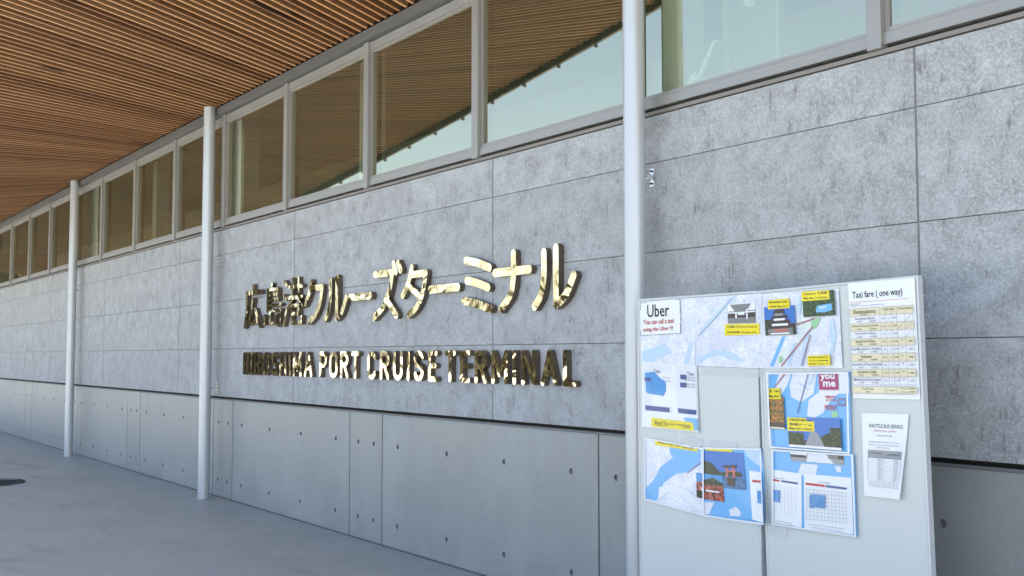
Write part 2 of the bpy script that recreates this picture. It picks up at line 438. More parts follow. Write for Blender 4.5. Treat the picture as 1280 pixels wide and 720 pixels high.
# ------------------------------------------------------------------ gold lettering
def spline(pts, n=6):
    P = [pts[0]]+list(pts)+[pts[-1]]; o = []
    for i in range(1, len(P)-2):
        p0, p1, p2, p3 = P[i-1:i+3]
        for k in range(n):
            t = k/n
            o.append(tuple(.5*(2*p1[j]+(p2[j]-p0[j])*t+(2*p0[j]-5*p1[j]+4*p2[j]-p3[j])*t*t+(3*p1[j]-p0[j]-3*p2[j]+p3[j])*t**3) for j in (0, 1)))
    o.append(tuple(pts[-1])); return o
def arc(cx, cy, rx, ry, a0, a1, n=14):
    return [(cx+rx*math.cos(math.radians(a0+(a1-a0)*k/n)), cy+ry*math.sin(math.radians(a0+(a1-a0)*k/n))) for k in range(n+1)]
def letter_mesh(strokes, wd, ht, r, step, depth):
    """stroke skeleton -> rounded slab: marching squares over the distance to the strokes"""
    import numpy as np
    pad = 2*step
    nx, ny = int((wd+2*pad)/step)+2, int((ht+2*pad)/step)+2
    gx, gy = np.meshgrid(np.arange(nx)*step-pad, np.arange(ny)*step-pad, indexing='ij')
    D = np.full(gx.shape, 1e9)
    for st in strokes:
        q = [(r+x*(wd-2*r), r+y*(ht-2*r)) for x, y in st]
        for a, b in zip(q[:-1], q[1:]):
            ax, ay = a; dx, dy = b[0]-ax, b[1]-ay; L2 = dx*dx+dy*dy+1e-12
            t = np.clip(((gx-ax)*dx+(gy-ay)*dy)/L2, 0, 1)
            D = np.minimum(D, np.hypot(gx-ax-t*dx, gy-ay-t*dy))
    S = D-r; S[np.abs(S) < step*.02] = step*.02
    bm = bmesh.new(); cache = {}
    bev = .16*r
    def zof(s): return -depth
    def gv(i, j):
        k = ('g', i, j)
        if k not in cache: cache[k] = bm.verts.new((gx[i, j], zof(S[i, j]), gy[i, j]))
        return cache[k]
    def ev(a, b):
        k = (min(a, b), max(a, b))
        if k not in cache:
            sa, sb = S[a], S[b]; t = sa/(sa-sb)
            cache[k] = bm.verts.new((gx[a]+(gx[b]-gx[a])*t, zof(0), gy[a]+(gy[b]-gy[a])*t))
        return cache[k]
    bedges = []
    for i in range(nx-1):
        for j in range(ny-1):
            c = [(i, j), (i+1, j), (i+1, j+1), (i, j+1)]; ins = [S[k] < 0 for k in c]
            if not any(ins): continue
            poly = []; cross = []
            for k in range(4):
                a, b = c[k], c[(k+1) % 4]
                if ins[k]: poly.append(gv(*a))
                if ins[k] != ins[(k+1) % 4]:
                    e = ev(a, b); poly.append(e); cross.append(e)
            if len(poly) >= 3:
                try: bm.faces.new(poly)
                except ValueError: pass
    be = [e for e in bm.edges if len(e.link_faces) == 1]
    low = {}
    for e in be:
        for v in e.verts:
            if v not in low: low[v] = bm.verts.new((v.co.x, -.002, v.co.z))
    for e in be:
        a, b = e.verts; bm.faces.new((a, b, low[b], low[a])).material_index = 1
    return bm
JP = [ # strokes in the box of each character, then box x0,x1,z0,z1, stroke half width
 ('k', [[(.5, 1), (.5, .86)], [(.1, .84), (1, .84)], spline([(.12, .84), (.12, .42), (.0, .0)]), spline([(.52, .66), (.42, .38), (.28, .09)]), [(.28, .07), (.86, .13)], [(.68, .4), (.97, .0)]], (-7.74, -7.28, .27, .71), .0225),
 ('k', [[(.47, 1), (.42, .9)], [(.2, .87), (.8, .87), (.8, .62), (.2, .62)], [(.2, .87), (.2, .37)], [(.2, .745), (.8, .745)], [(.2, .49), (1, .49)], [(.2, .36), (.97, .36), (.95, .06), (.82, .0)], [(.03, .25), (.03, .06), (.7, .06)], [(.7, .25), (.7, .06)], [(.37, .29), (.37, .06)]], (-7.24, -6.78, .27, .70), .0155),
 ('k', [[(.04, .97), (.16, .87)], [(.0, .66), (.13, .57)], [(.0, .0), (.18, .35)], [(.3, .83), (1, .83)], [(.25, .59), (1, .59)], [(.48, 1), (.48, .59)], [(.8, 1), (.8, .59)], [(.48, .58), (.25, .37)], [(.76, .58), (1, .38)], [(.44, .41), (.82, .41), (.82, .23), (.44, .23)], [(.44, .41), (.44, .03), (.95, .03), (.98, .15)]], (-6.76, -6.31, .27, .72), .017),
 ('ku', [spline([(.36, 1), (.24, .72), (.0, .46)]), [(.32, .84), (1, .84)], spline([(1, .84), (.88, .45), (.62, .16), (.26, 0)])], (-6.29, -5.88, .275, .68), .027),
 ('ru', [spline([(.25, .95), (.25, .55), (.17, .22), (.0, .02)]), [(.56, 1), (.56, .03)], spline([(.56, .03), (.8, .18), (1, .5)])], (-5.87, -5.41, .28, .69), .028),
 ('bar', [[(0, .5), (1, .5)]], (-5.42+.02, -4.97, .45, .515), .030),
 ('zu', [[(.03, .84), (.70, .84)], spline([(.70, .84), (.60, .52), (.36, .2), (0, 0)]), spline([(.46, .36), (.64, .2), (.86, .02)]), [(.74, 1), (.83, .84)], [(.91, 1), (1, .86)]], (-4.97, -4.48, .275, .74), .028),
 ('ta', [spline([(.40, 1), (.25, .68), (.0, .42)]), [(.36, .85), (1, .85)], spline([(1, .85), (.88, .45), (.62, .16), (.26, 0)]), spline([(.33, .58), (.55, .48), (.78, .34)])], (-4.50, -4.10, .28, .69), .0265),
 ('bar', [[(0, .5), (1, .5)]], (-4.09, -3.65, .45, .515), .030),
 ('mi', [spline([(.08, 1), (.5, .93), (.97, .80)]), spline([(.12, .60), (.5, .53), (.92, .42)]), spline([(.0, .20), (.5, .12), (1, 0)])], (-3.63, -3.24, .285, .69), .028),
 ('na', [[(0, .68), (1, .68)], spline([(.55, 1), (.55, .6), (.46, .25), (.18, 0)])], (-3.24, -2.79, .28, .695), .0285),
 ('ru', [spline([(.25, .95), (.25, .55), (.17, .22), (.0, .02)]), [(.56, 1), (.56, .03)], spline([(.56, .03), (.8, .18), (1, .5)])], (-2.79, -2.33, .275, .695), .0285),
]
sign = empty('wall_sign', (-5.04, 0, 1.77))
tag(sign, 'upper line of large polished gold Japanese characters on the grey wall', 'sign', 'gold sign lettering on the wall')
for nm, st, (x0, x1, z0, z1), r in JP:
    bm = letter_mesh(st, x1-x0, z1-z0, r, .0045 if r < .024 else .0055, .042)
    o = from_bm('letter', bm, [M_GOLDW, M_SIDE], sign, True); o.location = (x0+5.04, -.001, z0+1.5-1.77)
_O = arc(.5, .72, .5, .28, 0, 180)+arc(.5, .28, .5, .28, 180, 360); _O.append(_O[0])
LAT = {
 'H': (.150, [[(0, 0), (0, 1)], [(1, 0), (1, 1)], [(0, .5), (1, .5)]]),
 'I': (.040, [[(.5, 0), (.5, 1)]]),
 'R': (.150, [[(0, 0), (0, 1)], [(0, 1), (.5, 1)]+arc(.5, .75, .5, .25, 90, -90)+[(0, .5)], [(.5, .5), (1, 0)]]),
 'O': (.160, [_O]),
 'S': (.145, [arc(.5, .74, .5, .26, 20, 180, 9)+spline([(0, .74), (.2, .55), (.8, .45), (1, .26)])+arc(.5, .26, .5, .26, 0, -160, 9)]),
 'M': (.190, [[(0, 0), (0, 1), (.5, .25), (1, 1), (1, 0)]]),
 'A': (.170, [[(0, 0), (.5, 1), (1, 0)], [(.2, .33), (.8, .33)]]),
 'P': (.145, [[(0, 0), (0, 1)], [(0, 1), (.5, 1)]+arc(.5, .73, .5, .27, 90, -90)+[(0, .46)]]),
 'T': (.150, [[(0, 1), (1, 1)], [(.5, 0), (.5, 1)]]),
 'C': (.150, [arc(.5, .7, .5, .3, 25, 180, 9)+arc(.5, .3, .5, .3, 180, 335, 9)]),
 'U': (.150, [[(0, 1), (0, .3)]+arc(.5, .28, .5, .28, 180, 360)+[(1, 1)]]),
 'E': (.130, [[(1, 1), (0, 1), (0, 0), (1, 0)], [(0, .52), (.85, .52)]]),
 'N': (.155, [[(0, 0), (0, 1), (1, 0), (1, 1)]]),
 'L': (.130, [[(0, 1), (0, 0), (1, 0)]]),
}
sign2 = empty('wall_sign', (-5.04, 0, 1.31))
tag(sign2, 'lower line of small polished gold Latin capitals on the grey wall', 'sign', 'gold sign lettering on the wall')
for word, xa, xb in (('HIROSHIMA', -7.75, -6.10), ('PORT', -5.95, -5.19), ('CRUISE', -5.05, -3.96), ('TERMINAL', -3.86, -2.34)):
    tot = sum(LAT[c][0] for c in word); gap = (xb-xa-tot)/(len(word)-1)
    k = 1.
    if gap < .03: k = (xb-xa-.032*(len(word)-1))/tot; gap = .032
    x = xa
    for c in word:
        wd, st = LAT[c]; wd *= k
        bm = letter_mesh(st, wd,   .225, .0188, .0038, .040)
        o = from_bm('letter', bm, [M_GOLD, M_SIDE], sign2, True); o.location = (x+5.04, -.001, 1.312-1.31); x += wd+gap

# ------------------------------------------------------------------ two whiteboards leaning side by side
def make_board(x0, x1, ztop, rot, pivot, label):
    b = empty('whiteboard', (pivot, YB, 0)); tag(b, label, 'whiteboard', 'whiteboards side by side')
    b.rotation_euler = (0, rot, 0)
    x0 -= pivot; x1 -= pivot; zb = .09; t = .012
    box('panel', x0+t, x1-t, .002, .028, zb+t, ztop-t, M_BOARD, b)
    for (a, c, d, e) in ((x0, x0+t-.0005, zb, ztop), (x1-t+.0005, x1, zb, ztop), (x0+t, x1-t, zb, zb+t-.0005), (x0+t, x1-t, ztop-t+.0005, ztop)):
        box('edge_trim', a, c, -.001, .031, d, e, M_TRIM, b, .0015)
    for q in (x0+.08, x1-.08):
        bm = bmesh.new(); add_box(bm, q-.02, q+.02, -.14, .17, .055, .0885); add_box(bm, q-.022, q+.022, -.14, -.10, .012, .056); add_box(bm, q-.022, q+.022, .13, .17, .012, .056)
        ft = from_bm('foot', bm, M_TRIM, b)
    return b
make_board(-1.348, -.536, 1.789, -.004, -.94, 'left whiteboard behind the ride notice, next to the silver pole')
make_board(-.495, .330, 1.789, -.026, -.53, 'right whiteboard with the printed taxi fare table')

# ------------------------------------------------------------------ printed sheets on the boards
def pm(name, col, rough=.32, coat=.35): return plain(name, srgb(col) if max(col) > 1.01 else col, rough, 0, coat)
P_WHITE = pm('print_white', (232, 234, 236)); P_YEL = pm('print_yellow', (236, 214, 20)); P_BLK = pm('print_black', (28, 30, 36)); P_RED = pm('print_red', (186, 36, 40))
P_BLUE = pm('print_water_blue', (112, 180, 230)); P_NAVY = pm('print_navy', (52, 78, 136)); P_MAG = pm('print_magenta', (160, 24, 98)); P_GREY = pm('print_grey', (150, 152, 156))
P_CREAM = pm('print_cream', (226, 214, 178)); P_LAND = pm('print_land', (222, 224, 232)); P_SKY = pm('print_sky_blue', (52, 112, 190)); P_DGREEN = pm('print_dark_green', (38, 52, 30))
P_STONE = pm('print_stone', (122, 122, 122)); P_ORA = pm('print_orange', (196, 96, 36)); P_LBLUE = pm('print_pale_blue', (186, 210, 232)); P_GREEN = pm('print_park_green', (150, 200, 150))
P_DBLUE = pm('print_deep_blue', (40, 70, 120)); P_ROOF = pm('print_roof_brown', (64, 48, 44)); P_PINK = pm('print_faded_red', (196, 110, 100)); P_MID = pm('print_mid_blue', (70, 146, 206))
P_LINE = pm('print_grid_line', (168, 172, 176)); P_ROUTE = pm('print_route_red', (150, 52, 66))
def photo_noise(name, cols, scale, thr):
    mt, n, l, b = base_mat(name)
    v = coords(n, l, (1, 1, 1), False); a = noise(n, l, v, scale, 4, .65); c = n.new('ShaderNodeValToRGB'); e = c.color_ramp.elements
    e[0].position, e[0].color = thr[0], srgb(cols[0]); e[1].position, e[1].color = thr[-1], srgb(cols[-1])
    for t, k in zip(thr[1:-1], cols[1:-1]): q = e.new(t); q.color = srgb(k)
    l.new(a, c.inputs[0]); l.new(c.outputs[0], b.inputs['Base Color']); b.inputs['Roughness'].default_value = .32; b.inputs['Coat Weight'].default_value = .3
    return mt
N_TREES = photo_noise('photo_trees', [(16, 22, 14), (44, 60, 30), (96, 104, 60)], 90, (.35, .52, .7))
N_AUTUMN = photo_noise('photo_autumn', [(28, 30, 18), (96, 88, 34), (206, 120, 40), (120, 40, 24)], 70, (.34, .48, .58, .72))
N_GARDEN = photo_noise('photo_garden', [(14, 26, 12), (44, 74, 34), (108, 116, 70)], 80, (.36, .52, .7))
N_RED = photo_noise('photo_temple', [(46, 34, 26), (150, 52, 36), (196, 120, 100), (70, 60, 40)], 75, (.36, .48, .58, .7))
N_WATER = photo_noise('photo_sea', [(30, 70, 120), (60, 116, 160), (96, 132, 168)], 60, (.36, .52, .7))
def map_mat(name, land, dens):
    mt, n, l, b = base_mat(name)
    v = coords(n, l, (1, 1, 1), True, rnd=9.)
    def vor(s, t0, t1):
        x = n.new('ShaderNodeTexVoronoi'); x.feature = 'DISTANCE_TO_EDGE'; x.inputs['Scale'].default_value = s; l.new(v, x.inputs['Vector'])
        return ramp(n, l, x.outputs['Distance'], t0, t1, 1, 0)
    c = mixc(n, l, ramp(n, l, noise(n, l, v, 14, 3), .4, .65), srgb(land), srgb((238, 239, 242)))
    c = mixc(n, l, ramp(n, l, noise(n, l, v, 11, 3, .6, 1.), .58, .66, 0, .5*dens), c, srgb((206, 226, 204)))
    x = vor(34, .0, .04); c = mixc(n, l, x, c, srgb((176, 196, 220)))
    mlt = n.new('ShaderNodeMath'); mlt.operation = 'MULTIPLY'; mlt.inputs[1].default_value = .5*dens; l.new(vor(95, 0, .06), mlt.inputs[0])
    c = mixc(n, l, mlt.outputs[0], c, srgb((196, 186, 190)))
    c = mixc(n, l, ramp(n, l, noise(n, l, coords(n, l, (1, 1, 2.6), True, rnd=5.), 150, 2, .6), .62, .72, 0, .65*dens), c, srgb((104, 110, 132)))
    l.new(c, b.inputs['Base Color']); b.inputs['Roughness'].default_value = .26; b.inputs['Coat Weight'].default_value = .5; b.inputs['Coat Roughness'].default_value = .12
    bump(n, l, b, noise(n, l, v, 9, 2, .5), .35, .01)
    return mt
M_MAPL = map_mat('street_map_print', (214, 218, 230), 1.); M_MAPW = map_mat('pale_map_print', (218, 222, 232), .5)

SEPARATE = ('river', 'land_area', 'screen_button', 'screen_card', 'park_area', 'route_line', 'timetable', 'header_bar', 'row_band', 'channel', 'railway_line')
class Sheet:
    def __init__(s, name, label, cat, quad, mat, lift=.003, curl=0., group='sheets taped to the whiteboards', cur=(1, 0)):
        s.q = [onb(*p) for p in quad]; s.lift = lift; s.curl = curl; s.cur = cur
        c = (s.q[0]+s.q[1]+s.q[2]+s.q[3])/4
        s.root = empty(name, (c.x, YB, c.z)); tag(s.root, label, cat, group); s.c = Vector((c.x, YB, c.z)); s.k = 0
        bm = bmesh.new(); n = 10
        g = [[bm.verts.new(s.p(i/n, j/n, 0)) for j in range(n+1)] for i in range(n+1)]
        for i in range(n):
            for j in range(n): bm.faces.new((g[i][j], g[i+1][j], g[i+1][j+1], g[i][j+1]))
        s.paper = from_bm('paper', bm, mat, s.root, True)
    def p(s, u, t, k):                        # u to the right, t downward
        a = s.q[0].lerp(s.q[1], u); b = s.q[3].lerp(s.q[2], u); x = a.lerp(b, t)-s.c
        lu, lt = (u if s.cur[0] > 0 else 1-u), t
        lift = s.lift+.0016*math.sin(u*5+s.c.x*9)*math.sin(t*4+s.c.z*7)+.0016+s.curl*max(0, lu-.55)**2*max(0, lt-.3)*8
        x.y = -lift-k*.0006; return x
    def polys(s, name, items, parent=None):
        """items: list of (uv points, material): flat print of one part"""
        if name in SEPARATE and len(items) > 1: return [s.polys(name, [it], parent) for it in items]
        bm = bmesh.new(); mats = []; s.k += 1
        for k, (pts, mt) in enumerate(items):
            if mt not in mats: mats.append(mt)
            f = bm.faces.new([bm.verts.new((u, t, k)) for u, t in pts]); f.material_index = mats.index(mt)
        us = [v.co.x for v in bm.verts]
        bmesh.ops.triangulate(bm, faces=bm.faces[:])
        for v in bm.verts:
            u, t, k = v.co; v.co = s.p(u, t, s.k+k*.35)
        return from_bm(name, bm, mats, s.root if parent is None else parent)
    def rect(s, u0, t0, u1, t1): return [(u0, t0), (u1, t0), (u1, t1), (u0, t1)]
    def line(s, u0, t0, u1, t1, w):
        asp = (s.q[1]-s.q[0]).length/(s.q[3]-s.q[0]).length
        dx, dy = (u1-u0)*asp, t1-t0; L = math.hypot(dx, dy)+1e-9; nx, ny = -dy/L*w/asp, dx/L*w
        return [(u0+nx, t0+ny), (u1+nx, t1+ny), (u1-nx, t1-ny), (u0-nx, t0-ny)]
    def text(s, lines, mat, name='lettering', bold=.0):
        """lines: (string, u0, t0, u1, t1) fitted to that box"""
        if 1 < len(lines) <= 3: return [s.text([q], mat, name, bold) for q in lines]
        s.k += 1; verts, faces = [], []
        for (tx, u0, t0, u1, t1) in lines:
            cu = bpy.data.curves.new('tmp', 'FONT'); cu.body = tx; cu.resolution_u = 2; cu.offset = bold
            to = bpy.data.objects.new('tmp', cu); COL.objects.link(to)
            dg = bpy.context.evaluated_depsgraph_get(); me = bpy.data.meshes.new_from_object(to.evaluated_get(dg))
            if len(me.vertices):
                xs = [v.co.x for v in me.vertices]; ys = [v.co.y for v in me.vertices]; ax, bx_, ay, by = min(xs), max(xs), min(ys), max(ys)
                o = len(verts)
                for v in me.vertices:
                    verts.append(s.p(u0+(u1-u0)*(v.co.x-ax)/(bx_-ax+1e-9), t1-(t1-t0)*(v.co.y-ay)/(by-ay+1e-9), s.k+.5))
                faces += [tuple(i+o for i in p.vertices) for p in me.polygons]
            bpy.data.objects.remove(to); bpy.data.curves.remove(cu); bpy.data.meshes.remove(me)
        me = bpy.data.meshes.new(name); me.from_pydata(verts, [], faces); me.update()
        o = link(name, me, mat, s.root)
        if len(lines) > 3: o['kind'] = 'stuff'
        return o
    def uv(s, u, v):                          # pixel -> sheet coordinates by a few Newton steps
        P = onb(u, v); a, b = .5, .5
        for _ in range(12):
            X = s.q[0].lerp(s.q[1], a).lerp(s.q[3].lerp(s.q[2], a), b); e = P-X
            du = (s.q[1]-s.q[0]).lerp(s.q[2]-s.q[3], b); dv = (s.q[3]-s.q[0]).lerp(s.q[2]-s.q[1], a)
            D = du.x*dv.z-du.z*dv.x; a += (e.x*dv.z-e.z*dv.x)/D; b += (du.x*e.z-du.z*e.x)/D
        return (a, b)
    def R(s, *pts): return [s.uv(*p) for p in pts]
    def caption(s, quad, texts, red=None):
        q = s.R(*quad); s.polys('caption_strip', [(q, P_YEL)])
        def sub(x, y):
            a = (q[0][0]+(q[1][0]-q[0][0])*x, q[0][1]+(q[1][1]-q[0][1])*x); b = (q[3][0]+(q[2][0]-q[3][0])*x, q[3][1]+(q[2][1]-q[3][1])*x)
            return (a[0]+(b[0]-a[0])*y, a[1]+(b[1]-a[1])*y)
        n = len(texts); L = []
        for i, tx in enumerate(texts):
            a = sub(.08, (i+.22)/n); b = sub(.92, (i+.82)/n); L.append((tx, a[0], a[1], b[0], b[1]))
        s.text(L, P_BLK, 'caption_text', .01)
    def photo(s, quad, items):
        q = s.R(*quad)
        def sub(x, y):
            a = (q[0][0]+(q[1][0]-q[0][0])*x, q[0][1]+(q[1][1]-q[0][1])*x); b = (q[3][0]+(q[2][0]-q[3][0])*x, q[3][1]+(q[2][1]-q[3][1])*x)
            return (a[0]+(b[0]-a[0])*y, a[1]+(b[1]-a[1])*y)
        s.polys('photo', [([sub(*p) for p in pts], mt) for pts, mt in items])
FULL = [(0, 0), (1, 0), (1, 1), (0, 1)]
def bx4(a, b, c, d): return [(a, b), (c, b), (c, d), (a, d)]

# A: map under the ride notice
A = Sheet('map_sheet', 'pale glossy street map under the ride notice at the top left corner', 'map', [(801, 377.5), (871, 372), (870, 457), (802.5, 459)], M_MAPW, .002)
A.polys('river', [(A.R((862, 430), (868, 428), (862, 455), (855, 456)), P_LBLUE), (A.R((803, 440), (830, 430), (842, 440), (806, 457)), P_LBLUE)])
N1 = Sheet('ride_notice', 'small white notice with big black word and two red lines, top left corner', 'notice', [(801.8, 378.3), (851.7, 374.3), (852.4, 417), (802.2, 419.5)], P_WHITE, .006)
N1.polys('border', [(N1.rect(0, 0, 1, .014), P_STONE), (N1.rect(0, .986, 1, 1), P_STONE), (N1.rect(0, 0, .012, 1), P_STONE), (N1.rect(.988, 0, 1, 1), P_STONE)])
N1.text([('Uber', .18, .09, .73, .47)], P_BLK, bold=.012)
N1.text([('You can call a taxi', .08, .53, .84, .68), ('using the Uber !!!', .08, .76, .82, .92)], P_RED, bold=.012)
# B: street map with the station picture
B = Sheet('map_sheet', 'street map with grey station picture above a yellow caption', 'map', [(871, 372), (953.6, 367), (953.6, 460.5), (870.3, 457)], M_MAPL, .003)
B.polys('river', [(B.R((915, 371), (921, 370), (889, 405), (877, 420), (876, 412), (905, 385)), P_LBLUE), (B.R((871, 449), (893, 437), (915, 440), (935, 452), (920, 451), (895, 443), (872, 455)), P_LBLUE)])
B.polys('railway_line', [(B.line(*B.uv(917, 371), *B.uv(895, 398), .005), P_GREY), (B.line(*B.uv(895, 398), *B.uv(874, 420), .005), P_GREY)])
B.photo([(911, 381), (945.5, 377.5), (946, 403.5), (911.5, 404.5)], [(FULL, P_WHITE), (bx4(0, .72, 1, 1), P_STONE), (bx4(0, .48, 1, .72), P_ROOF), (bx4(0, .30, 1, .36), P_WHITE), (bx4(0, .36, 1, .42), P_GREY), ([(.08, .02), (.86, .05), (.68, .42), (.28, .42)], P_STONE), (bx4(.28, .42, .34, .74), P_WHITE), (bx4(.68, .30, .73, .80), P_WHITE), (bx4(.38, .44, .62, .58), P_WHITE)])
B.caption([(907.5, 405.5), (950.5, 404.5), (951, 418), (907.5, 419.5)], ['広島駅 (Hiroshima Station)', 'JR山陽本線 / Streetcar Line'])
# C: street map with castle and garden
C_ = Sheet('map_sheet', 'street map with castle photo and garden photo, three yellow captions', 'map', [(954, 367.5), (1049, 361), (1054.5, 460), (953.3, 460.5)], M_MAPL, .003)
C_.polys('river', [(C_.R((978, 421), (983, 420), (968, 458), (963, 458)), P_BLUE), (C_.R((1010, 415), (1014, 414), (1006, 457), (1000, 457)), P_LBLUE), (C_.R((992, 430), (996, 428), (989, 457), (984, 457)), P_LBLUE),
   (C_.R((1038, 400), (1043, 399), (1047, 420), (1044, 438), (1038, 446), (1041, 430)), P_LBLUE), (C_.R((1001, 374), (1004, 374), (1001, 392), (997, 388)), P_LBLUE)])
C_.polys('park_area', [(C_.R((1015, 400), (1027, 397), (1023, 408), (1017, 412)), P_GREEN), (C_.R((975, 446), (979, 445), (979, 453), (975, 453)), P_GREEN)])
C_.polys('route_line', [(C_.line(*C_.uv(1020, 398), *C_.uv(997, 406), .007), P_ROUTE), (C_.line(*C_.uv(1018, 408), *C_.uv(978, 458), .007), P_ROUTE), (C_.line(*C_.uv(1015, 418), *C_.uv(1004, 457), .006), P_ROUTE)])
C_.photo([(957, 384.5), (995, 381.5), (997.5, 418), (959, 419.5)], [(FULL, P_SKY), (bx4(0, .45, .25, 1), N_TREES), (bx4(.75, .62, 1, 1), N_TREES), (bx4(.1, .72, .9, 1), P_STONE), ([(.08, .66), (.92, .63), (.98, .76), (.02, .78)], P_ROOF), ([(.2, .48), (.8, .46), (.88, .60), (.12, .62)], P_ROOF), ([(.24, .60), (.76, .6), (.76, .68), (.24, .68)], P_WHITE),
   ([(.28, .32), (.72, .30), (.8, .42), (.2, .44)], P_ROOF), ([(.32, .42), (.68, .42), (.68, .49), (.32, .5)], P_WHITE), ([(.36, .12), (.64, .1), (.7, .24), (.3, .26)], P_ROOF), (bx4(.36, .25, .64, .32), P_GREY), (bx4(.3, .80, .75, .88), P_PINK), (bx4(.2, .92, .8, .97), P_WHITE)])
C_.caption([(962, 375.5), (988.5, 373), (989.5, 385), (962.5, 387)], ['Hiroshima Castle', '広島城 Map No.1'])
C_.photo([(1005, 366), (1044.5, 362.5), (1047, 394), (1007, 396.5)], [(FULL, N_GARDEN), ([(.45, .58), (.9, .52), (.92, .78), (.7, .86), (.4, .84)], P_BLUE), ([(.5, .62), (.75, .6), (.7, .7), (.52, .72)], P_LBLUE)])
C_.caption([(1004.5, 365), (1038.5, 362.5), (1039.5, 374), (1005, 377)], ['Shukkeien  縮景園', 'Map No. 2 Garden'])
C_.caption([(1012, 445), (1040.5, 443.5), (1041.5, 456.5), (1013, 457.5)], ['Hiroshima Museum', 'ひろしま美術館', 'Map No. 3'])
# app screenshots
S3 = Sheet('instruction_sheet', 'sheet with two phone screen pictures and a yellow strip at its foot', 'notice', [(803.5, 452), (872, 457.5), (875, 540.5), (803.2, 533.5)], P_WHITE, .004, .002)
S3.polys('screen_card', [(S3.R((804.5, 453.5), (840, 456.5), (842, 516), (806, 514)), P_LAND), (S3.R((846, 457), (871, 459), (873, 520), (848, 517)), P_LAND)])
S3.polys('screen_map', [(S3.R((807.5, 466), (819, 464.5), (826, 472), (833.5, 478), (834, 488), (831, 495), (812, 492), (808.5, 490)), P_MID), (S3.R((807, 472), (815, 472), (815, 477), (807, 476)), P_NAVY)])
S3.polys('screen_button', [(S3.R((808, 506.5), (838.5, 509.5), (838.5, 515.5), (808.3, 512.5)), P_NAVY), (S3.R((849, 510), (872, 512.5), (872, 518.5), (849.5, 516)), P_NAVY), (S3.R((852, 468), (859.5, 468.5), (859.5, 474.5), (852.2, 474)), P_NAVY), (S3.R((852, 478), (859.5, 478.5), (859.5, 484.5), (852.2, 484)), P_NAVY)])
S3.polys('blue_corner', [(S3.R((856, 522), (873.5, 523), (874.5, 538), (870, 537.5)), P_BLUE)])
S3.caption([(816, 522), (868, 528), (870.5, 538.5), (816.5, 533)], ['Watch Uber ride instructions'])
tl = [('Taxi', .24, .10, .36, .15), ('Taxi', .84, .10, .96, .15)]
for yy in (.17, .21, .27, .31): tl.append(('Standard taxi', .80, yy, .97, yy+.022))
for yy in (.20, .25): tl.append(('Port area', .42, yy, .55, yy+.022))
S3.text(tl, P_BLK)
# D, E: lower maps
D_ = Sheet('map_sheet', 'map of a pale coast and blue strait at the lower left, torn tape on top', 'map', [(807, 546.5), (879.8, 560), (879.8, 644.7), (806.6, 625)], M_MAPW, .003)
D_.polys('water_area', [(D_.R((838, 555), (878, 563), (878.5, 580), (862, 590), (846, 592), (830, 604), (822, 626), (808, 623), (808, 610), (818, 600), (826, 584), (842, 572), (838, 566)), P_BLUE)])
D_.polys('land_ring', [(D_.R((825, 609), (840, 605), (862, 614), (878, 632), (878, 641), (870, 634), (850, 618), (836, 614), (824, 622)), P_WHITE)])
D_.polys('route_line', [(D_.line(*D_.uv(879, 577), *D_.uv(860, 592), .006), P_ROUTE)])
D_.caption([(820, 548.5), (873.5, 559.5), (873.8, 564.5), (820.2, 556)], ['Miyajima Island  宮島  Itsukushima'])
E_ = Sheet('map_sheet', 'blue sea map with shrine gate photo and curling lower right corner', 'map', [(880.4, 559), (953, 560.5), (963.5, 655), (880.4, 645)], P_BLUE, .003, .03)
E_.polys('land_area', [(E_.R((930, 560), (952, 561), (954, 584), (946, 580), (934, 570)), P_LBLUE), (E_.R((912, 637), (918, 635), (921, 633), (925, 637), (928, 642), (925, 646), (920, 645), (914, 645)), P_LAND), (E_.R((881, 627), (894, 628), (888, 642), (881, 644)), P_LAND)])
E_.photo([(880.6, 563), (930, 566), (934.5, 612.5), (881, 607.5)], [(FULL, P_SKY), ([(0, .28), (.18, .32), (.42, .58), (.42, .66), (0, .66)], P_DGREEN), ([(.42, .58), (.75, .52), (1, .55), (1, .66), (.42, .66)], P_DGREEN), (bx4(0, .64, 1, 1), N_WATER), ([(.48, .38), (.84, .34), (.82, .42), (.5, .45)], P_ROOF), (bx4(.56, .44, .61, .70), P_PINK), (bx4(.72, .42, .77, .70), P_PINK), (bx4(.54, .5, .8, .54), P_PINK), (bx4(.58, .7, .76, .92), P_ROOF)])
E_.photo([(881, 592), (904.5, 594.5), (907, 627.5), (881.3, 623.5)], [(FULL, N_RED), (bx4(0, 0, 1, .3), P_MID), ([(0, .25), (.5, .12), (1, .3), (1, .4), (0, .42)], N_TREES), (bx4(.1, .62, .8, .68), P_WHITE)])
D_.photo([(872, 590.5), (879.6, 591.3), (879.6, 623), (872.5, 621.5)], [(FULL, N_RED), (bx4(0, 0, 1, .35), P_MID), (bx4(0, .7, 1, 1), N_TREES)])
E_.caption([(883.5, 558.8), (917, 561), (917, 565), (883.6, 563)], [' '])
E_.polys('timetable', [(E_.R((938, 588), (953.5, 590), (962.5, 652.5), (944, 649)), P_WHITE), (E_.R((942, 599.5), (954, 600.5), (954.5, 603), (942.5, 602.5)), P_RED), (E_.R((949.5, 613), (956, 614), (958.5, 629), (951.5, 628.5)), P_MID)])
